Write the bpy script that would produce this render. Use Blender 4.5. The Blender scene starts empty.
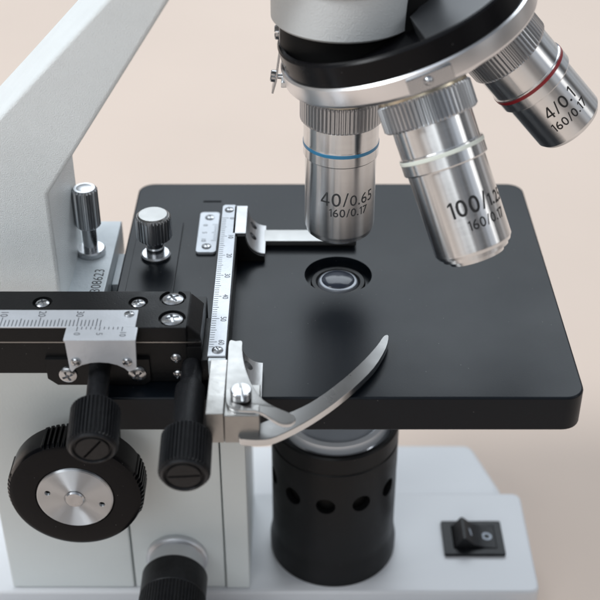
import bpy, bmesh, math, random
from mathutils import Vector, Matrix
random.seed(4)
C = bpy.context.scene.collection
SC = bpy.context.scene
MM = 0.001
ZT = 140.0                      # stage top above the table, mm  (all design numbers: mm, origin = stage hole, z=0 stage top)
rad = math.radians

# ------------------------------------------------------------------ camera, light, exposure
cam = bpy.data.cameras.new('camera'); co = bpy.data.objects.new('camera', cam); C.objects.link(co)
co.location = (-11.9*MM, -317.8*MM, (208+ZT)*MM); co.rotation_euler = (rad(90-34.4), 0, 0)
cam.sensor_width = 36; cam.lens = 1218/600*36
cam.clip_start = 0.01; cam.clip_end = 60
cam.dof.use_dof = True; cam.dof.focus_distance = 0.352; cam.dof.aperture_fstop = 15
SC.camera = co

w = bpy.data.worlds.new('World'); SC.world = w; w.use_nodes = True
nt = w.node_tree; bg = nt.nodes['Background']
tc = nt.nodes.new('ShaderNodeTexCoord'); sx = nt.nodes.new('ShaderNodeSeparateXYZ'); rp = nt.nodes.new('ShaderNodeValToRGB')
nt.links.new(tc.outputs['Generated'], sx.inputs[0]); nt.links.new(sx.outputs['Z'], rp.inputs[0])
e = rp.color_ramp.elements
e[0].position = 0.0; e[0].color = (.30, .28, .26, 1)
e[1].position = 1.0; e[1].color = (.62, .68, .76, 1)
m_ = e.new(.35); m_.color = (.42, .46, .52, 1)
# room: uneven bright and dark sectors round the horizon
nz = nt.nodes.new('ShaderNodeTexNoise'); nz.inputs['Scale'].default_value = 2.6; nz.inputs['Detail'].default_value = 1.5
mp = nt.nodes.new('ShaderNodeMapping'); mp.inputs['Scale'].default_value = (1, 1, .25); mp.inputs['Location'].default_value = (3.1, 1.7, .4)
nt.links.new(tc.outputs['Generated'], mp.inputs[0]); nt.links.new(mp.outputs[0], nz.inputs['Vector'])
mr_ = nt.nodes.new('ShaderNodeMapRange'); mr_.inputs[1].default_value = .40; mr_.inputs[2].default_value = .60; mr_.inputs[3].default_value = .05; mr_.inputs[4].default_value = 2.1
nt.links.new(nz.outputs['Fac'], mr_.inputs[0])
ml = nt.nodes.new('ShaderNodeMix'); ml.data_type = 'RGBA'; ml.blend_type = 'MULTIPLY'; ml.inputs[0].default_value = 1
nt.links.new(rp.outputs[0], ml.inputs[6]); nt.links.new(mr_.outputs[0], ml.inputs[7])
nt.links.new(ml.outputs[2], bg.inputs['Color']); bg.inputs['Strength'].default_value = 0.62

def area(name, loc, target, sx_, sy_, power, col):
    l = bpy.data.lights.new(name, 'AREA'); l.shape = 'RECTANGLE'; l.size = sx_; l.size_y = sy_; l.energy = power; l.color = col
    o = bpy.data.objects.new(name, l); C.objects.link(o); o.location = loc
    o.rotation_euler = (Vector(target)-Vector(loc)).to_track_quat('-Z', 'Y').to_euler()
    return o
area('window_light', (0.12, 1.0, 1.12), (0, .05, .15), 1.2, 0.75, 11, (.86, .94, 1.0))
area('front_fill_light', (-.55, -1.7, 1.15), (0, 0, .15), 1.1, .8, 7.5, (.93, .97, 1.0))  # fill lamp added on the camera side to lift the arm's front face
area('side_window_light', (-1.15, -.3, 1.4), (0, 0, .15), .5, .6, 19, (.95, .98, 1.0))
area('room_light', (1.3, -.35, 1.0), (0, 0, .15), .35, .8, 2, (1, .97, .93))

SC.view_settings.view_transform = 'Standard'; SC.view_settings.look = 'None'
SC.view_settings.exposure = 0.0; SC.view_settings.gamma = 1
SC.render.engine = 'CYCLES'
SC.cycles.max_bounces = 8; SC.cycles.use_denoising = True; SC.cycles.sample_clamp_indirect = 6

# ------------------------------------------------------------------ materials
def mat(name, col, rough=.5, metal=0, spec=.5, noise=0, nscale=200, bump=0, bscale=800, aniso=0, coat=0, var=None, arot=0, rvar=0, dust=0, turn=0):
    """principled material; noise = colour variation, bump = fine surface grain (object space, metres)"""
    m = bpy.data.materials.new(name); m.use_nodes = True
    t = m.node_tree; p = t.nodes['Principled BSDF']
    p.inputs['Base Color'].default_value = (*col, 1); p.inputs['Roughness'].default_value = rough
    p.inputs['Metallic'].default_value = metal; p.inputs['Specular IOR Level'].default_value = spec
    p.inputs['Coat Weight'].default_value = coat
    tcn = t.nodes.new('ShaderNodeTexCoord')
    if noise:
        n = t.nodes.new('ShaderNodeTexNoise'); n.inputs['Scale'].default_value = nscale; n.inputs['Detail'].default_value = 5
        t.links.new(tcn.outputs['Object'], n.inputs['Vector'])
        mx = t.nodes.new('ShaderNodeMix'); mx.data_type = 'RGBA'
        v = var or tuple(max(0, c*(1-noise)) for c in col)
        mx.inputs[6].default_value = (*v, 1); mx.inputs[7].default_value = (*[min(1, c*(1+noise)) for c in col], 1)
        mr = t.nodes.new('ShaderNodeMapRange'); mr.inputs[1].default_value = .3; mr.inputs[2].default_value = .7
        t.links.new(n.outputs['Fac'], mr.inputs[0]); t.links.new(mr.outputs[0], mx.inputs[0])
        t.links.new(mx.outputs[2], p.inputs['Base Color'])
    if rvar:
        n3 = t.nodes.new('ShaderNodeTexNoise'); n3.inputs['Scale'].default_value = nscale*.6; n3.inputs['Detail'].default_value = 6
        t.links.new(tcn.outputs['Object'], n3.inputs['Vector'])
        m3 = t.nodes.new('ShaderNodeMapRange'); m3.inputs[1].default_value = .3; m3.inputs[2].default_value = .7
        m3.inputs[3].default_value = max(.02, rough-rvar); m3.inputs[4].default_value = rough+rvar
        t.links.new(n3.outputs['Fac'], m3.inputs[0]); t.links.new(m3.outputs[0], p.inputs['Roughness'])
    if bump:
        n2 = t.nodes.new('ShaderNodeTexNoise'); n2.inputs['Scale'].default_value = bscale; n2.inputs['Detail'].default_value = 2
        t.links.new(tcn.outputs['Object'], n2.inputs['Vector'])
        b = t.nodes.new('ShaderNodeBump'); b.inputs['Strength'].default_value = bump; b.inputs['Distance'].default_value = .0004
        t.links.new(n2.outputs['Fac'], b.inputs['Height']); t.links.new(b.outputs[0], p.inputs['Normal'])
    if turn:      # fine lathe marks: roughness changes in thin rings along the object's axis
        mpn = t.nodes.new('ShaderNodeMapping'); mpn.inputs['Scale'].default_value = (25, 25, 2600)
        t.links.new(tcn.outputs['Object'], mpn.inputs[0])
        n4 = t.nodes.new('ShaderNodeTexNoise'); n4.inputs['Scale'].default_value = 1; n4.inputs['Detail'].default_value = 4
        t.links.new(mpn.outputs[0], n4.inputs['Vector'])
        m4 = t.nodes.new('ShaderNodeMapRange'); m4.inputs[1].default_value = .3; m4.inputs[2].default_value = .7; m4.inputs[3].default_value = rough-turn; m4.inputs[4].default_value = rough+turn*1.6
        t.links.new(n4.outputs['Fac'], m4.inputs[0]); t.links.new(m4.outputs[0], p.inputs['Roughness'])
    if dust:
        vo = t.nodes.new('ShaderNodeTexVoronoi'); vo.inputs['Scale'].default_value = dust
        t.links.new(tcn.outputs['Object'], vo.inputs['Vector'])
        a_ = t.nodes.new('ShaderNodeMath'); a_.operation = 'LESS_THAN'; a_.inputs[1].default_value = .055
        t.links.new(vo.outputs['Distance'], a_.inputs[0])
        sp = t.nodes.new('ShaderNodeSeparateColor'); t.links.new(vo.outputs['Color'], sp.inputs[0])
        b_ = t.nodes.new('ShaderNodeMath'); b_.operation = 'GREATER_THAN'; b_.inputs[1].default_value = .72; t.links.new(sp.outputs[0], b_.inputs[0])
        c_ = t.nodes.new('ShaderNodeMath'); c_.operation = 'MULTIPLY'; t.links.new(a_.outputs[0], c_.inputs[0]); t.links.new(b_.outputs[0], c_.inputs[1])
        d_ = t.nodes.new('ShaderNodeMix'); d_.data_type = 'RGBA'; d_.inputs[7].default_value = (.09, .09, .088, 1)
        src = p.inputs['Base Color'].links
        if src: t.links.new(src[0].from_socket, d_.inputs[6])
        else: d_.inputs[6].default_value = (*col, 1)
        t.links.new(c_.outputs[0], d_.inputs[0]); t.links.new(d_.outputs[2], p.inputs['Base Color'])
    if aniso:
        p.inputs['Anisotropic'].default_value = aniso; p.inputs['Anisotropic Rotation'].default_value = arot
        tg = t.nodes.new('ShaderNodeTangent'); tg.direction_type = 'RADIAL'; tg.axis = 'Z'
        t.links.new(tg.outputs[0], p.inputs['Tangent'])
    return m

M = dict(
    table=mat('table_linen', (.66, .54, .458), .75, noise=.05, nscale=3, bump=.15, bscale=400),
    paint=mat('pebbled_white_paint', (.83, .868, .87), .42, bump=.75, bscale=3400, noise=.03, nscale=60),
    body=mat('smooth_white_paint', (.70, .742, .735), .4, bump=.1, bscale=1500, noise=.02, nscale=40),
    base=mat('white_plastic', (.655, .662, .68), .38, bump=.05, bscale=900, noise=.015, nscale=40),
    head=mat('head_grey_paint', (.70, .72, .72), .42, bump=.55, bscale=3000),
    hammer=mat('grey_bracket_paint', (.62, .67, .70), .4, bump=.3, bscale=900, noise=.06, nscale=150),
    stage=mat('black_stage_lacquer', (.004, .006, .009), .33, spec=.2, dust=420, bump=.05, bscale=2500, rvar=.035, nscale=45),
    black=mat('black_anodised', (.007, .0072, .0078), .38, spec=.2, dust=480, bump=.12, bscale=2200, rvar=.06, nscale=250),
    matte=mat('black_matte', (.005, .005, .005), .55, spec=.2),
    cover=mat('black_turret_cover', (.032, .034, .037), .3, spec=.8),
    rubber=mat('black_knob', (.009, .0095, .011), .40, spec=.26, dust=600, bump=.25, bscale=2500, noise=.3, nscale=700),
    gloss=mat('black_gloss', (.005, .005, .006), .24, spec=.14, dust=420, rvar=.05, nscale=120),
    steel=mat('turned_steel', (.80, .805, .81), .22, 1, aniso=1, arot=.25, turn=.012),
    chrome=mat('chrome', (.48, .49, .505), .26, 1, bump=.05, bscale=900, rvar=.06, nscale=500),
    alu=mat('brushed_aluminium', (.62, .63, .65), .38, 1, bump=.25, bscale=2500, rvar=.08, nscale=400),
    gusset_silver=mat('gusset_silver', (.5, .5, .5), .38, 1, bump=.15, bscale=700),
    cast=mat('worn_cast_silver', (.36, .355, .345), .34, 1, bump=.12, bscale=700, noise=.06, nscale=260, rvar=.08),
    scale=mat('scale_silver', (.56, .585, .62), .42, .4, bump=.1, bscale=1500, noise=.04, nscale=250),
    knurl=mat('knurled_steel', (.56, .57, .585), .33, 1),
    blade=mat('worn_blade_steel', (.20, .198, .195), .30, 1, rvar=.04, nscale=300),
    edge=mat('polished_edge', (.66, .675, .69), .25, 1),
    bracket_silver=mat('bracket_silver', (.42, .42, .425), .36, 1, bump=.1, bscale=700, rvar=.06, nscale=300),
    lens_rim_white=mat('frosted_lens_rim', (.80, .83, .87), .3, .25),
    ring=mat('polished_ring', (.80, .80, .81), .28, 1),
    satin=mat('satin_steel', (.30, .297, .29), .30, 1, rvar=.05, nscale=300),
    disc=mat('knob_disc_steel', (.66, .69, .72), .50, 1, aniso=1, arot=.25),
    ink=mat('black_ink', (.012, .012, .013), .6),
    grey_ink=mat('faded_ink', (.10, .105, .12), .6),
    etched=mat('etched_digits', (.055, .058, .062), .6),
    blue=mat('blue_enamel', (.045, .26, .48), .3),
    white_band=mat('white_enamel', (.78, .82, .74), .3),
    red=mat('red_enamel', (.28, .018, .024), .3),
    mark=mat('grey_print', (.36, .40, .46), .5),
    brass=mat('brass_collar', (.62, .55, .42), .3, 1),
    glass=mat('coated_lens', (.03, .036, .05), .12, 0, spec=.35),
    lamp_glass=mat('lamp_diffuser', (.84, .89, .97), .14, .5, noise=.04, nscale=90),
    lens_edge=mat('lens_edge_ground', (.22, .235, .26), .3, .3),
)

# ------------------------------------------------------------------ mesh helpers
def new(): return bmesh.new()
def add_box(bm, x0, x1, y0, y1, z0, z1, bev=0, seg=2):
    vs = [bm.verts.new((x, y, z)) for z in (z0, z1) for y in (y0, y1) for x in (x0, x1)]
    f = [bm.faces.new([vs[i] for i in q]) for q in ((0,2,3,1), (4,5,7,6), (0,1,5,4), (2,6,7,3), (0,4,6,2), (1,3,7,5))]
    if bev:
        es = list({ed for q in f for ed in q.edges})
        bmesh.ops.bevel(bm, geom=es, offset=bev, segments=seg, profile=.5, affect='EDGES')
    return bm
def add_prism(bm, pts, a0, a1, axis='z', bev=0, seg=2):
    """pts: outline in (x,y) for axis z, (x,z) for axis y"""
    f3 = {'z': lambda p, a: (p[0], p[1], a), 'y': lambda p, a: (p[0], a, p[1]), 'x': lambda p, a: (a, p[0], p[1])}[axis]
    A = [bm.verts.new(f3(p, a0)) for p in pts]; B = [bm.verts.new(f3(p, a1)) for p in pts]
    fs = [bm.faces.new(A), bm.faces.new(B)]
    n = len(pts)
    for i in range(n): fs.append(bm.faces.new((A[i], A[(i+1) % n], B[(i+1) % n], B[i])))
    bmesh.ops.recalc_face_normals(bm, faces=fs)
    if bev:
        es = list(fs[0].edges)+list(fs[1].edges)
        bmesh.ops.bevel(bm, geom=es, offset=bev, segments=seg, profile=.5, affect='EDGES')
    return bm
def rrect(x0, x1, y0, y1, r, n=6):
    out = []
    for cx, cy, a0 in ((x1-r, y1-r, 0), (x0+r, y1-r, 90), (x0+r, y0+r, 180), (x1-r, y0+r, 270)):
        for i in range(n+1):
            a = rad(a0+90*i/n); out.append((cx+r*math.cos(a), cy+r*math.sin(a)))
    return out
def add_lathe(bm, prof, seg=96, mod=None, mtx=None):
    """prof: list of (r, z) revolved round z; mod(i, j, r) may change a radius"""
    rings = []
    for j, (r, z) in enumerate(prof):
        if r < 1e-6: rings.append([bm.verts.new((0, 0, z))]); continue
        ring = []
        for i in range(seg):
            a = 2*math.pi*i/seg; rr = mod(i, j, r) if mod else r
            ring.append(bm.verts.new((rr*math.cos(a), rr*math.sin(a), z)))
        rings.append(ring)
    fs = []
    for A, B in zip(rings[:-1], rings[1:]):
        for i in range(seg):
            k = (i+1) % seg
            q = [A[i % len(A)], A[k % len(A)], B[k % len(B)], B[i % len(B)]]
            u = []
            [u.append(v) for v in q if v not in u]
            if len(u) > 2: fs.append(bm.faces.new(u))
    for R in (rings[0], rings[-1]):
        if len(R) > 2: fs.append(bm.faces.new(R))
    bmesh.ops.recalc_face_normals(bm, faces=fs)
    if mtx: bmesh.ops.transform(bm, matrix=mtx, verts=[v for R in rings for v in R])
    return bm
def knurl(bm, r, z0, z1, n, depth, ch=.5, duty=4):
    """straight knurled ring: n teeth, each 'duty' steps wide"""
    seg = n*duty
    pat = [0, 0, 1, 1] if duty == 4 else [0, .5, 1, 1, .5, 0][:duty]
    def mod(i, j, rr): return rr - depth*pat[i % duty] if j in (2, 3) else rr
    ri = r-depth-.15
    add_lathe(bm, [(ri-.2, z0), (r-ch, z0), (r, z0+ch), (r, z1-ch), (r-ch, z1), (ri-.2, z1)], seg, mod)
    return bm
def frame(o, zd, xh=(1, 0, 0)):
    """matrix with local z along zd and local x near xh, at o"""
    z = Vector(zd).normalized(); x = Vector(xh); x = (x - z*x.dot(z)).normalized(); y = z.cross(x)
    m = Matrix((x, y, z)).transposed().to_4x4(); m.translation = Vector(o); return m
WORLD = {}
def finish(bm, sharp=32):
    bmesh.ops.scale(bm, vec=(MM, MM, MM), verts=bm.verts)
    me = bpy.data.meshes.new('m'); bm.to_mesh(me); bm.free()
    for p in me.polygons: p.use_smooth = True
    me.set_sharp_from_angle(angle=rad(sharp))
    return me
def link(name, me, m, parent, mtx=None, label=None):
    """mtx: placement in design mm"""
    if m and not me.materials: me.materials.append(M[m] if isinstance(m, str) else m)
    o = bpy.data.objects.new(name, me); C.objects.link(o); me.name = name
    wm = (mtx.copy() if mtx else Matrix.Identity(4)); wm.translation = (wm.translation + Vector((0, 0, ZT)))*MM
    WORLD[o] = wm; o.parent = parent; o.matrix_basis = WORLD[parent].inverted() @ wm
    if len(me.vertices) > 12:
        wn = o.modifiers.new('weighted', 'WEIGHTED_NORMAL'); wn.keep_sharp = True; wn.weight = 100
    if label: o['label'] = label
    return o
def obj(name, bm, m, parent, mtx=None, label=None, sharp=32): return link(name, finish(bm, sharp), m, parent, mtx, label)
def boolean(bm, cut):
    """bm minus cut, both bmeshes in mm"""
    ms = []
    for b in (bm, cut):
        bmesh.ops.recalc_face_normals(b, faces=b.faces)
        me = bpy.data.meshes.new('tmp'); b.to_mesh(me); b.free(); o = bpy.data.objects.new('tmp', me); C.objects.link(o); ms.append(o)
    md = ms[0].modifiers.new('b', 'BOOLEAN'); md.object = ms[1]; md.solver = 'EXACT'; md.operation = 'DIFFERENCE'; md.use_self = True
    dg = bpy.context.evaluated_depsgraph_get(); dg.update()
    me = bpy.data.meshes.new_from_object(ms[0].evaluated_get(dg))
    out = new(); out.from_mesh(me)
    for o in ms:
        d = o.data; bpy.data.objects.remove(o); bpy.data.meshes.remove(d)
    bpy.data.meshes.remove(me)
    return out
def cyl(bm, o, d, r, l, seg=32):
    return add_lathe(bm, [(r, 0), (r, l)], seg, None, frame(o, d, (1, 0, 0) if abs(Vector(d).normalized().x) < .9 else (0, 1, 0)))
def text_bm(s, size, mtx=None, align='CENTER', bold=0):
    """flat lettering, height of digits = size"""
    cu = bpy.data.curves.new('t', 'FONT'); cu.body = s; cu.size = size/.70; cu.align_x = align; cu.align_y = 'CENTER'; cu.resolution_u = 4; cu.offset = bold
    o = bpy.data.objects.new('t', cu); C.objects.link(o)
    dg = bpy.context.evaluated_depsgraph_get(); dg.update()
    me = bpy.data.meshes.new_from_object(o.evaluated_get(dg)); bm = new(); bm.from_mesh(me)
    bpy.data.objects.remove(o); bpy.data.curves.remove(cu); bpy.data.meshes.remove(me)
    if mtx: bmesh.ops.transform(bm, matrix=mtx, verts=bm.verts)
    return bm
def merge(dst, src):
    me = bpy.data.meshes.new('x'); src.to_mesh(me); src.free(); dst.from_mesh(me); bpy.data.meshes.remove(me); return dst
def compose(runs, bold=0):
    """lettering set character by character: runs = [(string, digit height)]; '1' gets a flag"""
    out = new(); x = 0
    for st_, size in runs:
        for ch in st_:
            if ch == '1':
                b = new(); wd = .115*size+bold*2
                b.faces.new([b.verts.new((px*size, py*size, 0)) for px, py in ((.17, -.5), (.17+wd/size, -.5), (.17+wd/size, .5), (.17, .5), (.0, .36), (.0, .25), (.17, .34))])
            elif ch == '4':
                b = new(); g = bold*2/size
                for q in (((.40, -.5), (.515+g, -.5), (.515+g, .5), (.40, .5)), ((0, -.28-g), (.64, -.28-g), (.64, -.17), (0, -.17)), ((0, -.17), (.13+g, -.17), (.40, .30-g), (.40, .5))):
                    b.faces.new([b.verts.new((px*size, py*size, 0)) for px, py in q])
            else: b = text_bm(ch, size, bold=bold)
            lo = min(v.co.x for v in b.verts); hi = max(v.co.x for v in b.verts)
            if ch in '.': cy = -.5*size - min(v.co.y for v in b.verts)
            elif ch == '/': cy = -(max(v.co.y for v in b.verts)+min(v.co.y for v in b.verts))/2
            else: cy = -(max(v.co.y for v in b.verts)+min(v.co.y for v in b.verts))/2
            cy += -(runs[0][1]-size)*.5
            bmesh.ops.translate(b, vec=(x-lo, cy, 0), verts=b.verts)
            x += hi-lo+size*(.13 if ch != '/' else .10); merge(out, b)
    bmesh.ops.translate(out, vec=(-x/2, 0, 0), verts=out.verts)
    return out
def wrap_text(dst, s, size, r, az, z, flip=False, bold=0):
    """lettering wrapped on a cylinder round local z; az: azimuth of its middle; text reads with local -z as 'down' unless flip"""
    bm = compose(s if isinstance(s, list) else [(s, size)], bold)
    xs = [v.co.x for v in bm.verts]
    x = min(xs)
    while x < max(xs):
        bmesh.ops.bisect_plane(bm, geom=bm.verts[:]+bm.edges[:]+bm.faces[:], plane_co=(x, 0, 0), plane_no=(1, 0, 0)); x += .45
    for v in bm.verts:
        a = az + (-v.co.x if flip else v.co.x)/r; h = z + (-v.co.y if flip else v.co.y)
        v.co = (r*math.cos(a), r*math.sin(a), h)
    return merge(dst, bm)
SCREW = {}
def screw(parent, o, d, r, h=.8, slot='cross', m='chrome', twist=.4):
    """pan head screw with a real recess, head sitting at o facing d"""
    key = (round(r, 2), round(h, 2), slot)
    if key not in SCREW:
        bm = new()
        if slot == 'slot_tall': prof = [(r, 0), (r, h-.3), (r-.3, h), (0, h)]
        else: prof = [(r, -.6), (r, 0), (r*.93, h*.5), (r*.7, h*.85), (r*.4, h), (0, h*1.05)]
        add_lathe(bm, prof, 40)
        c = new()
        add_box(c, -r*.62 if slot == 'cross' else -r*1.2, r*.62 if slot == 'cross' else r*1.2, -r*.13, r*.13, h*.25, h*3)
        if slot == 'cross': add_box(c, -r*.13, r*.13, -r*.62, r*.62, h*.27, h*3)
        SCREW[key] = finish(boolean(bm, c))
        SCREW[key].materials.append(M[m])
    hint = (1, 0, 0) if abs(Vector(d).normalized().x) < .9 else (0, 1, 0)
    link('screw', SCREW[key], None, parent, frame(o, d, hint) @ Matrix.Rotation(twist, 4, 'Z'))

# ------------------------------------------------------------------ setting
def setting(name, bm, m):
    me = finish(bm); me.materials.append(M[m]); o = bpy.data.objects.new(name, me); C.objects.link(o); o['kind'] = 'structure'; return o
bm = new(); vs = [bm.verts.new(p) for p in ((-3000, -2000, 0), (3000, -2000, 0), (3000, 3500, 0), (-3000, 3500, 0))]; bm.faces.new(vs)
setting('table_surface', bm, 'table')

# ------------------------------------------------------------------ the microscope
root = bpy.data.objects.new('microscope', None); C.objects.link(root); root.empty_display_size = .05
root.location = (-.02, 0, 0); WORLD[root] = Matrix.Translation((-.02, 0, 0))
root['label'] = 'white and black laboratory microscope with three steel objectives over a black stage'
root['category'] = 'microscope'

def round_corners(pts, r, n=5):
    out = []; N = len(pts)
    for i in range(N):
        p, a, b = Vector(pts[i]), Vector(pts[i-1]), Vector(pts[(i+1) % N]); u = (a-p); v = (b-p)
        k = min(r, u.length*.45, v.length*.45); q0 = p+u.normalized()*k; q1 = p+v.normalized()*k
        for j in range(n+1):
            t = j/n; out.append(tuple((1-t)**2*q0+2*t*(1-t)*p+t*t*q1))
    return out
# base -------------------------------------------------------------
bm = new(); add_prism(bm, round_corners([(-135, -25), (72, -25), (72.2, 25), (-135, 25)], 4), -128, -116, 'z', 1.2, 3)
base = obj('base', bm, 'base', root)
bm = new(); add_prism(bm, round_corners([(-138, -62), (55, -62), (66, -26), (66, 28), (58, 61), (-138, 61)], 4), -139.8, -123, 'z', 2, 3)
for v in bm.verts:            # top falls towards its far edge
    if v.co.z > -130 and v.co.y > 0: v.co.z += (60-v.co.y)*.14
obj('base_foot', bm, 'base', base)

# arm and body -------------------------------------------------------
bm = new()
add_prism(bm, [(-112, 44.5), (-92.4, 64.3), (-61.3, 96.3), (-38, 120), (-24, 128), (-10, 128), (-10, 104), (-36, 104), (-44.9, 96.3), (-82.4, 39.7), (-82.4, -14), (-112, -14)], -20, 20, 'y', 1.3, 3)
arm = obj('arm', bm, 'paint', root)
bm = new(); add_box(bm, -112.4, -69.6, -23, 23, -115.9, -13.5, .9)
body = obj('pillar', bm, 'body', root)
bm = new(); add_box(bm, -69.2, -37.9, -22.7, 22.7, -115.9, -12.6, .5)
obj('focus_block', bm, 'body', body)
bm = new(); add_box(bm, -37.5, -29.4, -23.2, 23.2, -115.9, -12.6, .6)
obj('guide_rail', bm, 'body', body)

# grey bracket between arm and stage --------------------------------
bm = new(); add_prism(bm, [(-84, -30), (-71.6, -30), (-71.3, 32), (-84, 32)], -12, 0.5, 'z', .5)
br = obj('stage_bracket', bm, 'hammer', root)
bm = new(); add_box(bm, -71.2, -69.3, 2, 20, -12, -5)
obj('stage_bracket_tab', bm, 'hammer', br)
tb = text_bm('308623', 3.1, Matrix.Translation((-74.3, -4.2, .54)) @ Matrix.Rotation(rad(90), 4, 'Z'))
obj('serial_number', tb, 'etched', br)
bm = new(); add_lathe(bm, [(1.7, .5), (4.5, .5), (4.6, .9), (4.6, 2.2), (4.2, 2.6), (1.7, 2.6)], 72)
add_lathe(bm, [(2.3, .5), (2.3, 12.5)], 40)
st = obj('thumbscrew', bm, 'chrome', br, Matrix.Translation((-78.5, 11.8, 0)))
bm = new(); knurl(bm, 4.0, 10.6, 24.3, 20, .45, .7)
add_lathe(bm, [(3.3, 10.8), (3.3, 24.0), (2.2, 24.4), (0, 24.4)], 48)
obj('thumbscrew_grip', bm, 'knurl', br, Matrix.Translation((-78.5, 11.8, 0)))

# stage ---------------------------------------------------------------
bm = new(); add_prism(bm, rrect(-68.1, 65.8, -61, 58.5, 5.5, 8), -11.5, 0, 'z', .7, 3)
c = new(); add_lathe(c, [(10.5, -3.2), (10.5, 5)], 96); add_lathe(c, [(8.6, -20), (8.6, -1.0)], 96)
add_box(c, -45, -38.8, 45.2, 46.2, -.6, 3)
stage = obj('stage', boolean(bm, c), 'stage', root)
bm = new(); add_lathe(bm, [(8.4, -9), (8.4, -2.6), (8.2, -2.4), (7.0, -2.4), (6.5, -3), (6.5, -9)], 96)
obj('condenser_ring', bm, 'black', stage)
bm = new(); add_lathe(bm, [(6.45, -5), (6.4, -3), (5.9, -2.2), (5.2, -1.9)], 96)
obj('lens_rim', bm, 'lens_edge', stage)
bm = new(); add_lathe(bm, [(5.3, -3)]+[(5.25*math.cos(a), -2.1+1.3*math.sin(a)) for a in [rad(x) for x in range(5, 90, 10)]]+[(0, -.78)], 96)
obj('condenser_lens', bm, 'glass', stage)
# condenser body hanging below the stage
bm = new(); add_lathe(bm, [(0, -38), (14, -38), (15, -36), (15, -24), (18, -22), (18, -11.6), (0, -11.6)], 72)
obj('condenser', bm, 'black', stage)
# slot cover with the tall silver knob
bm = new(); add_prism(bm, rrect(-65.2, -50.6, -32, 31.5, .8, 3), .02, .7, 'z', .2)
cov = obj('slot_cover', bm, 'stage', stage)
bm = new(); add_lathe(bm, [(2.4, .7), (4.6, .7), (4.7, 1.0), (4.7, 1.6), (4.2, 2.0), (2.4, 2.0)], 64)
add_lathe(bm, [(2.9, .7), (2.9, 4.2), (2.6, 4.6), (2.6, 10)], 48)
obj('clamp_stem', bm, 'chrome', stage, Matrix.Translation((-57.7, 9.8, 0)))
bm = new(); knurl(bm, 5.6, 7.6, 15.6, 30, .45, .6)
add_lathe(bm, [(2.5, 7.4), (4.9, 7.5), (4.9, 15.7), (4.4, 16.1), (0, 16.1)], 64)
ck = obj('clamp_knob', bm, 'knurl', stage, Matrix.Translation((-57.7, 9.8, 0)))
ck.data.materials.append(M['satin'])
for p in ck.data.polygons:
    if p.normal.z > .6: p.material_index = 1
# little silver vernier plate
bm = new(); add_prism(bm, rrect(-45.3, -38.8, 11.6, 36.9, 1.2, 4), .02, 1.0, 'z', .15)
vp = obj('vernier_plate', bm, 'scale', stage)
screw(vp, (-42.0, 33.2, 1.0), (0, 0, 1), 1.6, .55); screw(vp, (-42.0, 15.0, 1.0), (0, 0, 1), 1.6, .55)
bm = new()
for i in range(11):
    l = 1.8 if i % 5 == 0 else 1.1
    y = 18.5+i*1.0; vs = [bm.verts.new(p) for p in ((-39.0-l, y, 1.04), (-39.0, y, 1.04), (-39.0, y+.18, 1.04), (-39.0-l, y+.18, 1.04))]; bm.faces.new(vs)
for s, y in (('0', 28.2), ('5', 23.5), ('10', 18.9)):
    merge(bm, text_bm(s, 1.5, Matrix.Translation((-43.2, y, 1.04)) @ Matrix.Rotation(rad(-90), 4, 'Z')))
obj('vernier_marks', bm, 'grey_ink', vp)

# lamp housing --------------------------------------------------------
bm = new(); add_lathe(bm, [(19.6, -116), (22.5, -116), (22.6, -111), (21.9, -107), (21.7, -104), (21.7, -65.2), (21.3, -64.8), (21.3, -64.2), (21.7, -63.8), (21.7, -58), (21.2, -57.4), (20.0, -57.4), (19.6, -58)], 144)
# close the tube wall
bmesh.ops.contextual_create  # (inner wall below)
bm.free(); bm = new()
prof = [(22.5, -116), (22.6, -111), (21.9, -107), (21.7, -104), (21.7, -65.2), (21.3, -64.8), (21.3, -64.2), (21.7, -63.8), (21.7, -58), (21.2, -57.4), (20.0, -57.4), (19.6, -58), (19.6, -116), (22.5, -116)]
add_lathe(bm, prof[:-1], 144)
for f in [f for f in bm.faces if len(f.verts) > 8]: bm.faces.remove(f)
bm.verts.ensure_lookup_table()
A = [v for v in bm.verts if abs(v.co.z+116) < 1e-4 and v.co.xy.length > 21]; B = [v for v in bm.verts if abs(v.co.z+116) < 1e-4 and v.co.xy.length < 21]
key = lambda v: math.atan2(v.co.y, v.co.x)
A.sort(key=key); B.sort(key=key)
for i in range(len(A)): bm.faces.new((A[i], A[(i+1) % len(A)], B[(i+1) % len(A)], B[i]))
c = new()
for k in range(11):
    a = rad(-99+32.73*k); d = Vector((math.cos(a), math.sin(a), 0))
    cyl(c, (d.x*15, d.y*15, -78.6), d, 3.3, 12, 32)
lamp = obj('lamp_housing', boolean(bm, c), 'black', root, Matrix.Translation((0, 0, 0)))
bm = new(); add_lathe(bm, [(18.8, -115.5), (18.8, -66)], 64); obj('lamp_core', bm, 'matte', lamp)
bm = new(); add_lathe(bm, [(19.3, -65)]+[(19.3*math.cos(a), -61+6*math.sin(a)) for a in [rad(x) for x in range(0, 90, 9)]]+[(0, -55)], 96)
obj('lamp_lens', bm, 'lamp_glass', lamp)
bm = new(); add_lathe(bm, [(15.4, -57.9), (15.5, -55.6), (16.2, -55.0), (17.6, -55.6), (18.2, -58.5)], 96)
for f in [f for f in bm.faces if len(f.verts) > 8]: bm.faces.remove(f)
obj('lamp_lens_rim', bm, 'lens_rim_white', lamp)

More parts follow.
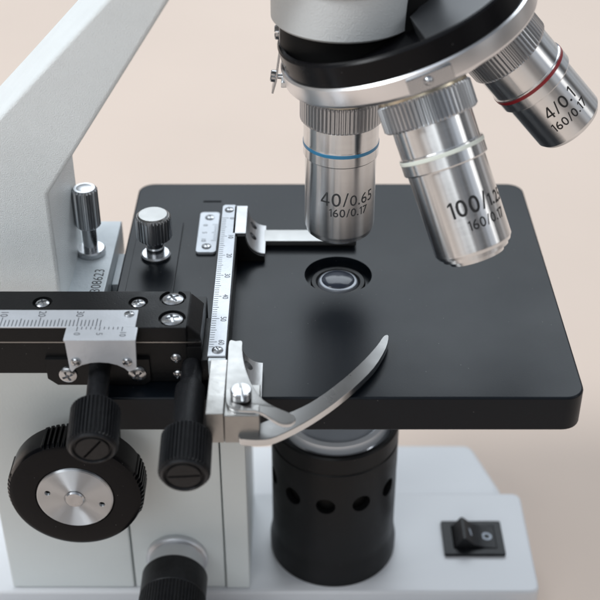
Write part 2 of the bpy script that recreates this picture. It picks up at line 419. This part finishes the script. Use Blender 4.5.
# rocker switch -------------------------------------------------------
bm = new(); add_prism(bm, rrect(40.2, 62.2, -8.3, 8.6, .6, 3), -116, -114.6, 'z', .35)
c = new(); add_box(c, 43.6, 59.4, -5.6, 6.0, -115.7, -110)
sw = obj('rocker_switch', boolean(bm, c), 'rubber', root)
bm = new(); add_prism(bm, [(43.9, -115.6), (44.0, -114.4), (46.9, -109.9), (47.8, -109.9), (51.0, -112.9), (55, -114.2), (59.1, -114.5), (59.1, -115.6)], -5.3, 5.7, 'y', .2)
obj('rocker', bm, 'rubber', sw)
bm = new(); add_lathe(bm, [(1.05, 0), (1.9, 0), (1.9, .05), (1.05, .05)], 40)
for f in [f for f in bm.faces if len(f.verts) > 8]: bm.faces.remove(f)
mk = obj('off_mark', bm, 'mark', sw, frame((56.2, 0.2, -114.24), (.073, 0, 1)))
bm = new(); add_box(bm, -.4, .4, -1.5, 1.5, 0, .05)
obj('on_mark', bm, 'mark', sw, frame((50.1, 0.2, -112.0), (.68, 0, .73)) @ Matrix.Rotation(rad(14), 4, 'Z'))

# coarse focus knob: axis towards the viewer --------------------------
kf = frame((-80.6, -45, -51.9), (0, -1, 0), (1, 0, 0))
def cm(i, j, r):
    a = (i/480*360) % 90
    if j in (1, 2, 3) and 8 < a < 50 and i % 6 in (3, 4, 5): return r-1.0
    if j in (1, 2, 3) and not 6 < a < 52: return r-.3
    return r
bm = new(); add_lathe(bm, [(14, -11), (20.3, -11), (20.9, -10.2), (20.9, -2.2), (20.0, -.7), (18.4, 0), (12.2, 0), (11.9, -.5), (0, -.5)], 480, cm)
add_lathe(bm, [(9, -15), (9, -22)], 48)
knob = obj('coarse_focus_knob', bm, 'gloss', root, kf @ Matrix.Rotation(rad(62), 4, 'Z'))
bm = new(); add_lathe(bm, [(11.6, -.6), (11.6, .25), (11.2, .55), (3.3, .55), (3.1, .35), (0, .35)], 128)
c = new()
for s in (-1, 1):
    a = rad(164 if s < 0 else -16)
    add_lathe(c, [(.95, -2), (.95, 2)], 24, None, Matrix.Translation((8.4*math.cos(a), 8.4*math.sin(a), 0)))
obj('knob_disc', boolean(bm, c), 'disc', knob, kf)
bm = new(); add_lathe(bm, [(3.0, .3), (3.0, .8), (2.6, 1.3), (1.6, 1.5), (1.0, 1.35), (0, 1.3)], 64)
obj('knob_bolt', bm, 'chrome', knob, kf)

# lower knob with its silver collar -------------------------------------
ff = frame((-54, -22.7, -100.6), (0, -1, -.02), (1, 0, 0))
bm = new(); add_lathe(bm, [(10.4, 0), (10.5, .5), (10.5, 1.6), (10.0, 2.2), (9.3, 2.4), (9.2, 12)], 96)
col = obj('tension_collar', bm, 'alu', root, ff)
bm = new(); add_lathe(bm, [(8, 8.8), (10.4, 8.8), (11.0, 9.6), (11.0, 19), (10.7, 19.4)], 96); knurl(bm, 11.1, 19.2, 44, 60, .35, .4)
add_lathe(bm, [(10.6, 19.3), (10.6, 43.8), (0, 43.8)], 64)
obj('fine_focus_knob', bm, 'rubber', root, ff)

# mechanical stage: crosswise bar ---------------------------------------
bm = new()
add_box(bm, -190, -42.2, -54.9, -37.3, 14.4, 19, .35)
add_prism(bm, [(-42.6, 14.2), (-42.6, 19), (-41.6, 18.6), (-38.6, 15.6), (-38.2, 12), (-42.6, 12)], -53.8, -38, 'y', .5)
add_box(bm, -190, -42.4, -54.3, -37.8, 3.2, 13.6, .3)
add_box(bm, -190, -42.8, -53.2, -38.2, 13, 15)
add_box(bm, -56.5, -38.4, -54.2, -30, .2, 12.2, .4)
add_prism(bm, [(-80.8, 2.4), (-78.2, .15), (-54.5, .15), (-52.6, 1.6), (-52.6, 9), (-80.8, 9)], -55.6, -50, 'y', .25)
c = new()
for x, y, r in ((-82.5, -42.8, 2.7), (-56.2, -42.8, 2.7), (-46.9, -40.8, 3.7), (-46.3, -50.4, 3.7)): add_lathe(c, [(r, 18.1), (r, 25)], 40, None, Matrix.Translation((x, y, 0)))
bar = obj('slide_carriage', boolean(bm, c), 'black', root)
for x, y, r in ((-82.5, -42.8, 2.05), (-56.2, -42.8, 2.05), (-46.9, -40.8, 3.1), (-46.3, -50.4, 3.1)): screw(bar, (x, y, 18.2), (0, 0, 1), r, 1.0, twist=random.uniform(0, 1.5))
for x, z, r in ((-75.0, 4.0, 2.6), (-56.1, 4.3, 2.6)): screw(bar, (x, -55.6, z), (0, -1, 0), r, 1.1, twist=random.uniform(.4, 1.1))
for x, z in ((-45.5, 8.6), (-45.2, 3.0)): screw(bar, (x, -54.2, z), (0, -1, 0), 1.55, .9, twist=random.uniform(0, 1.5))
bm = new(); add_box(bm, -190, -38.6, -54.5, -53, 13.75, 14.1)
obj('guide_strip', bm, 'satin', bar)
# crosswise rule
bm = new(); add_box(bm, -190, -55.6, -55.1, -47.2, 19.02, 19.5, .1, 1)
rule = obj('crosswise_rule', bm, 'scale', bar)
bm = new()
def tick(bm, x0, x1, y0, y1, z):
    bm.faces.new([bm.verts.new(p) for p in ((x0, y0, z), (x1, y0, z), (x1, y1, z), (x0, y1, z))])
for i in range(-6, 51):
    x = -71.2 - i*1.02
    if i < -6: continue
    l = 4.0 if i % 10 == 0 else (3.5 if i % 5 == 0 else 2.9)
    tick(bm, x-.12, x+.12, -54.9, -54.9+l, 19.54)
for k in range(0, 5):
    merge(bm, text_bm(str(30-10*k) if k < 4 else '0', 2.0, Matrix.Translation((-71.2-10.2*k, -49.2, 19.54)) @ Matrix.Rotation(rad(-90), 4, 'Z') @ Matrix.Diagonal((1, 1, 1, 1))))
obj('rule_marks', bm, 'grey_ink', rule)
screw(rule, (-57.9, -49.4, 19.5), (0, 0, 1), 1.4, .6, twist=.2)
# vernier block: bent plate with an arched cut for the shaft
bm = new()
add_box(bm, -73.9, -54.9, -61.0, -55.2, 18.7, 19.6, .3)
pts = [(-73.5, 19.55), (-54.9, 19.55), (-55.3, 10.2)]
for i in range(9):
    a = rad(20+140*i/8); pts.append((-65.0+9.0*math.cos(a)*.9, 7.3+4.9*math.sin(a)))
pts.append((-73.1, 10.2))
add_prism(bm, pts, -61.2, -60.3, 'y', .2)
ver = obj('vernier_block', bm, 'scale', bar)
bm = new()
for i in range(11):
    x = -70.9+i*1.22*.98; l = 2.0 if i in (0, 10) else (1.7 if i == 5 else 1.2)
    tick(bm, x-.11, x+.11, -55.25-l, -55.25, 19.64)
for s, x in (('0', -70.7), ('5', -64.8), ('10', -58.6)):
    merge(bm, text_bm(s, 1.7, Matrix.Translation((x, -58.5, 19.64)) @ Matrix.Rotation(rad(-90), 4, 'Z')))
obj('vernier_marks', bm, 'grey_ink', ver)
for x in (-71.2, -57.6): screw(ver, (x, -61.2, 12.5), (0, -1, 0), 1.35, .8, twist=random.uniform(0, 1.5))
# two knurled drive knobs
def drive(A, B, r, rs, slot):
    A = Vector(A); B = Vector(B); L = (B-A).length; f = frame(A, B-A, (1, 0, 0))
    bm = new(); knurl(bm, r, L-13.5, L-.9, 40, .62, .5); add_lathe(bm, [(rs, L-14), (r-1.2, L-13.6), (r-.7, L-13), (r-.7, L-1.0), (r-.75, L-.5), (r-1.1, L-.1), (5.1, L-.1), (4.75, L-.8), (4.45, L-.8), (4.2, L-.25), (0, L-.2)], 88)
    c = new(); add_box(c, -4.0, 4.0, -.32, .32, L-1.9, L+2); bmesh.ops.rotate(c, verts=c.verts, matrix=Matrix.Rotation(slot, 3, 'Z'), cent=(0, 0, 0))
    k = obj('drive_knob', boolean(bm, c), 'rubber', root, f)
    bm = new(); add_lathe(bm, [(rs*.7, -6), (rs*.72, 11), (rs, 13), (rs, L-13.2)], 64)
    obj('knob_shaft', bm, 'rubber', k, f)
drive((-66.1, -56.0, 6.5), (-64.7, -84.2, 1.8), 6.6, 4.1, rad(52))
drive((-41.4, -50.0, 6.2), (-40.7, -93.3, 1.0), 6.6, 4.0, rad(3))

# lengthwise slide holder -------------------------------------------------
bm = new(); add_box(bm, -36.2, -31.6, -56, 26, .6, 9.4, .3)
add_box(bm, -38.6, -35, -56, -36, 2, 9, .3)
hold = obj('slide_holder', bm, 'black', root)
bm = new(); add_prism(bm, [(-36.9, -55.3), (-32.0, -55.3), (-32.6, 26), (-36.9, 26)][:2]+[(-32.2, 25.2), (-33.0, 26), (-36.2, 26), (-36.9, 25.2)], 9.5, 10.1, 'z', .1, 1)
ls = obj('lengthwise_rule', bm, 'scale', hold)
bm = new()
for i in range(0, 63):
    y = 17.5-i*1.11; l = 2.1 if i % 10 == 0 else (1.7 if i % 5 == 0 else 1.3)
    tick(bm, -36.7, -36.7+l, y-.09, y+.09, 10.14)
for k in range(7): merge(bm, text_bm(str(10*k), 1.65, Matrix.Translation((-33.5, 17.3-11.1*k, 10.14)) @ Matrix.Rotation(rad(-90), 4, 'Z')))
obj('rule_marks', bm, 'grey_ink', ls)
screw(ls, (-34.7, 22.6, 10.1), (0, 0, 1), 1.5, .6, twist=.2); screw(ls, (-34.3, -52.9, 10.1), (0, 0, 1), 1.6, .6, twist=.5)
# joint and silver end block
bm = new(); add_box(bm, -36.6, -31.9, -57.0, -55.6, 1, 9.6, .15); obj('joint_spacer', bm, 'hammer', hold)
bm = new(); add_box(bm, -35.9, -31.35, -80, -57.1, .6, 10.2, .25)
obj('end_block', bm, 'cast', hold)
def gusset(x0, x1, x2, zt, zl, y0, y1, name, m):
    """flat top then a hollow slope down to a lip, with two holes through the slope"""
    prof = [(x0, .4), (x0, zt), (x1, zt)]
    for i in range(1, 9):
        a = rad(90*i/8); prof.append((x1+(x2-x1)*(1-math.cos(a)), zt-(zt-zl)*math.sin(a)))
    prof += [(x2, .4)]
    bm = new(); add_prism(bm, prof, y0, y1, 'y', .2, 1)
    c = new(); mx = x1+(x2-x1)*.27; mz = zt-(zt-zl)*.66
    for t in (.42, .80): cyl(c, (mx-.6, y0+(y1-y0)*t, mz-1.2), (.82, 0, .57), 1.5, 9, 28)
    return obj(name, boolean(bm, c), m, hold)
# far bracket: black block faced with a silver plate
gusset(-32.9, -28.9, -23.0, 10.1, 2.6, 8.2, 25.4, 'far_bracket', 'bracket_silver')
bm = new(); pr = [(-31.5, .3), (-31.5, 9.6), (-29.0, 9.6)]
for i in range(1, 9):
    a = rad(90*i/8); pr.append((-29.0+5.8*(1-math.cos(a)), 9.6-7.4*math.sin(a)))
pr += [(-23.2, .3)]
add_prism(bm, pr, 7.2, 8.1, 'y', .1, 1); obj('bracket_cheek', bm, 'matte', hold)
gusset(-31.2, -28.0, -22.2, 9.55, 2.8, -67.0, -48.8, 'near_bracket', 'gusset_silver')
bm = new(); add_box(bm, -31.25, -22.2, -80, -67.1, .6, 9.55, .3); obj('pivot_block', bm, 'cast', hold)
# fixed finger under the objective
bm = new(); add_box(bm, -23.5, 6.2, 15.6, 22.6, .9, 2.7, .25); obj('fixed_finger', bm, 'satin', hold)
# sprung clip: curved blade, lever and its screw
def smooth(pts, n=3):
    """closed Catmull-Rom outline"""
    out = []; N = len(pts)
    for i in range(N):
        p0, p1, p2, p3 = [Vector(pts[(i+k-1) % N]) for k in range(4)]
        for s in range(n):
            t = s/n; out.append(tuple(.5*((2*p1)+(p2-p0)*t+(2*p0-5*p1+4*p2-p3)*t*t+(3*p1-p0-3*p2+p3)*t**3)))
    return out
blade = [(-26, -78.5), (-21.8, -75.2), (-13.6, -70.4), (-7.5, -65.4), (-.1, -56.8), (5.6, -48.6), (9.7, -41.6), (11.6, -37.6), (12.7, -36.5), (13.4, -37.3), (12.2, -43.1), (8.4, -52), (2.5, -60.8), (-4, -68.7), (-11, -75.6), (-17.9, -80.8), (-21.5, -82.0), (-25.5, -81.9), (-27.4, -81.2), (-27.6, -79.0)]
bm = new(); add_prism(bm, smooth(blade), 1.2, 3.4, 'z', .22, 2); clip = obj('spring_clip', bm, 'blade', root)
lev = [(-31.3, -49.4), (-29.5, -49.2), (-27.7, -49.3), (-27.5, -53.0), (-26.8, -58.9), (-25.5, -64.7), (-23.6, -70.3), (-21.3, -74.0), (-17.9, -75.6), (-14.6, -76.4), (-13.0, -78.0), (-13.6, -80.2), (-16.1, -81.6), (-18.4, -81.1), (-21.6, -79.4), (-27.1, -79.0), (-29.7, -77.7), (-30.9, -75.1), (-31.2, -68), (-31.3, -58)]
bm = new(); add_prism(bm, smooth(lev), 9.6, 10.6, 'z', .22, 2)
# the lever end bends down towards the blade
for v in bm.verts:
    if v.co.x > -23: v.co.z -= min(3.0, (v.co.x+23)*.35)
obj('clip_lever', bm, 'satin', clip)
screw(clip, (-27.0, -73.4, 10.6), (0, 0, 1), 2.75, 2.4, 'slot_tall', twist=1.75)

# the clip and its lever have polished edges
for o in (clip, [c_ for c_ in clip.children if c_.name.startswith('clip_lever')][0]):
    o.data.materials.append(M['edge'])
    for p in o.data.polygons:
        if p.normal.z < .55: p.material_index = 1

# nosepiece ----------------------------------------------------------------
T = rad(21); H = 125.0
ax = Vector((math.sin(T), 0, -math.cos(T))); ux = Vector((math.cos(T), 0, math.sin(T)))
nf = frame((0, 0, H), ax, ux)
bm = new(); add_lathe(bm, [(0, 43.6), (32.4, 43.6), (32.6, 39.0), (33.0, 38.6), (34.0, 38.6), (34.5, 39.1), (34.9, 44.7), (0, 44.7)], 144)
pts = [(32.7*math.cos(rad(a)), 32.7*math.sin(rad(a))) for a in range(-80, 81, 4)] + [(-13.4+22*math.cos(rad(a)), 22*math.sin(rad(a))) for a in range(42, -43, -4)]
nose = obj('nosepiece', bm, 'gloss', root, nf)
bm = new(); add_prism(bm, pts, 38.75, 43.8, 'z', .25, 2); obj('turret_cover', bm, 'cover', nose, nf)
bm = new(); add_lathe(bm, [(30, 44.75), (35.3, 44.75), (35.9, 45.2), (36.3, 49.4), (35.9, 50.2), (35.0, 51.0), (27, 55.2), (14, 61.2), (0, 62)], 144)
obj('turret_ring', bm, 'ring', nose, nf)
bm = new(); add_lathe(bm, [(12.0, 20), (12.2, 44)], 96); obj('turret_neck', bm, 'matte', nose, nf)
# click notches with a small ball over the turned ring
bm = new(); add_box(bm, -6.0, 6.0, -.8, .5, -2.2, 2.0, .3)
bmesh.ops.create_uvsphere(bm, u_segments=24, v_segments=12, radius=1.3, matrix=Matrix.Translation((.6, -.7, -.2)))
obj('click_notch', bm, 'chrome', nose, nf @ Matrix.Rotation(rad(84), 4, 'Z') @ frame((35.9, 0, 47.9), (0, 0, 1), (0, 1, 0)))
# head
bm = new(); add_lathe(bm, [(17, 84.2), (19.2, 84.2), (19.9, 84.9), (19.9, 96), (20.6, 96.8), (20.6, 128), (19.6, 130), (0, 130)], 128)
head = obj('head', bm, 'head', root)
bm = new(); add_lathe(bm, [(0, 77), (17.6, 77), (17.6, 84.6)], 96); obj('head_mount', bm, 'matte', head)
# click spring and its two screws
bm = new(); add_prism(bm, [(-17.6, 82.5), (-17.1, 82.5), (-17.3, 74), (-18.4, 66), (-19.4, 62.4), (-19.9, 62.5), (-18.9, 66.2), (-17.8, 74)], -2.6, 2.6, 'y', .08, 1)
spring = obj('click_spring', bm, 'chrome', nose)
screw(spring, (-17.6, 0, 79.6), (-1, 0, 0), 2.0, 1.3, 'slot_tall', twist=.3)
screw(spring, (-18.4, -.6, 66.8), (-1, 0, .15), 1.7, 1.8, 'slot_tall', twist=.6)
cb = new(); add_lathe(cb, [(.7, 0), (.7, 4)], 16, None, frame((-18.2, -.5, 66.8), (1, 0, -.1), (0, 0, 1))); add_box(cb, -17.2, -15, -3.5, 3.5, 64.6, 66.2, .2)
obj('click_bracket', cb, 'steel', nose)

# objectives -----------------------------------------------------------------
def objective(d, bandmat, big, small, az, rk, r1, rb, r2, kn, band, end, tip, zt):
    """local z runs from the turret to the tip; kn, band, end: where the knurl, the band and the barrel end lie"""
    f = frame(Vector((0, 0, H)), Vector(d).normalized(), (1, 0, 0))
    k0, k1 = kn; b = band
    bm = new()
    add_lathe(bm, [(8, 52), (rk-1.8, 55), (rk-1.6, k0+.2)], 96)
    add_lathe(bm, [(rk-1.4, k1-.4), (r1, k1+.1), (r1, b-1.1), (rb, b-.9), (rb, b-.5)], 128)
    add_lathe(bm, [(rb, b+.5), (rb, b+3.4), (rb-.2, b+3.7), (r2+.05, b+3.8), (r2, b+4.1), (r2, end-.8), (r2-.35, end-.2)]+[(q, end+z) for q, z in tip], 128)
    o = obj('objective', bm, 'steel', root, f)
    bm = new(); knurl(bm, rk, k0, k1, 60, .85, .6); add_lathe(bm, [(rk-.9, k0+.2), (rk-.9, k1-.2)], 96)
    obj('knurled_ring', bm, 'knurl', o, f)
    bm = new(); add_lathe(bm, [(rk-2.2, k0-1.8), (rk-.8, k0-1.6), (rk-.8, k0)], 96); obj('thread_collar', bm, 'brass', o, f)
    bm = new(); add_lathe(bm, [(rb-.05, b-.6), (rb+.1, b-.45), (rb+.1, b+.45), (rb-.05, b+.6)], 128); obj('colour_band', bm, bandmat, o, f)
    bm = new()
    wrap_text(bm, big[0], big[1], r2+.035, az, zt, True, big[2]); wrap_text(bm, small[0], small[1], r2+.035, az+small[2], zt+small[3], True, .03)
    obj('engraving', bm, 'etched' if bandmat == 'blue' else 'ink', o, f)
    return o
# azimuth: local x is image right; the side facing the viewer is worked out from world -y
def face_az(d, extra):
    f = frame((0, 0, 0), Vector(d).normalized(), (1, 0, 0)); v = f.to_3x3().inverted() @ Vector((-.0, -.84, .54))
    return math.atan2(v.y, v.x) - rad(extra)
dB = (0, 0, -1); dC = (math.sin(T)*math.cos(T)*1.0, -math.sin(T), -math.cos(T)**2); dD = (math.sin(2*T), 0, -math.cos(2*T))
objective(dB, 'blue', ([('40/', 4.4), ('0.65', 3.5)], 0, .0), ('160/0.17', 2.6, -.02, 4.4), face_az(dB, 14), 12.0, 10.9, 11.0, 10.45, (63.4, 71.2), 78.4, 106.4,
          [(10.0, .8), (9.2, 1.6), (7.2, 2.1), (7.0, 3.2), (4, 3.4), (3.2, 2.6), (0, 2.6)], 92.5)
objective(dC, 'white_band', ([('100/', 4.5), ('1.25', 3.3)], 0, .08), ('160/0.17', 2.7, -.06, 5.2), face_az(dC, 25), 12.9, 11.0, 11.6, 10.8, (61.0, 68.6), 77.2, 104.8,
          [(10.2, .4), (9.4, .6), (9.2, 1.6), (7.9, 1.8), (7.6, 2.9), (5, 3.1), (4.4, 2.4), (0, 2.4)], 92.0)
objective(dD, 'red', ([('4/0.1', 3.9)], 0, .02), ('160/0.17', 2.7, -.02, 4.9), face_az(dD, -6), 12.0, 11.1, 11.4, 10.4, (61.2, 69.2), 77.6, 97.4,
          [(9.6, .6), (8.0, .8), (7.6, 0), (0, -.6)], 86.4)
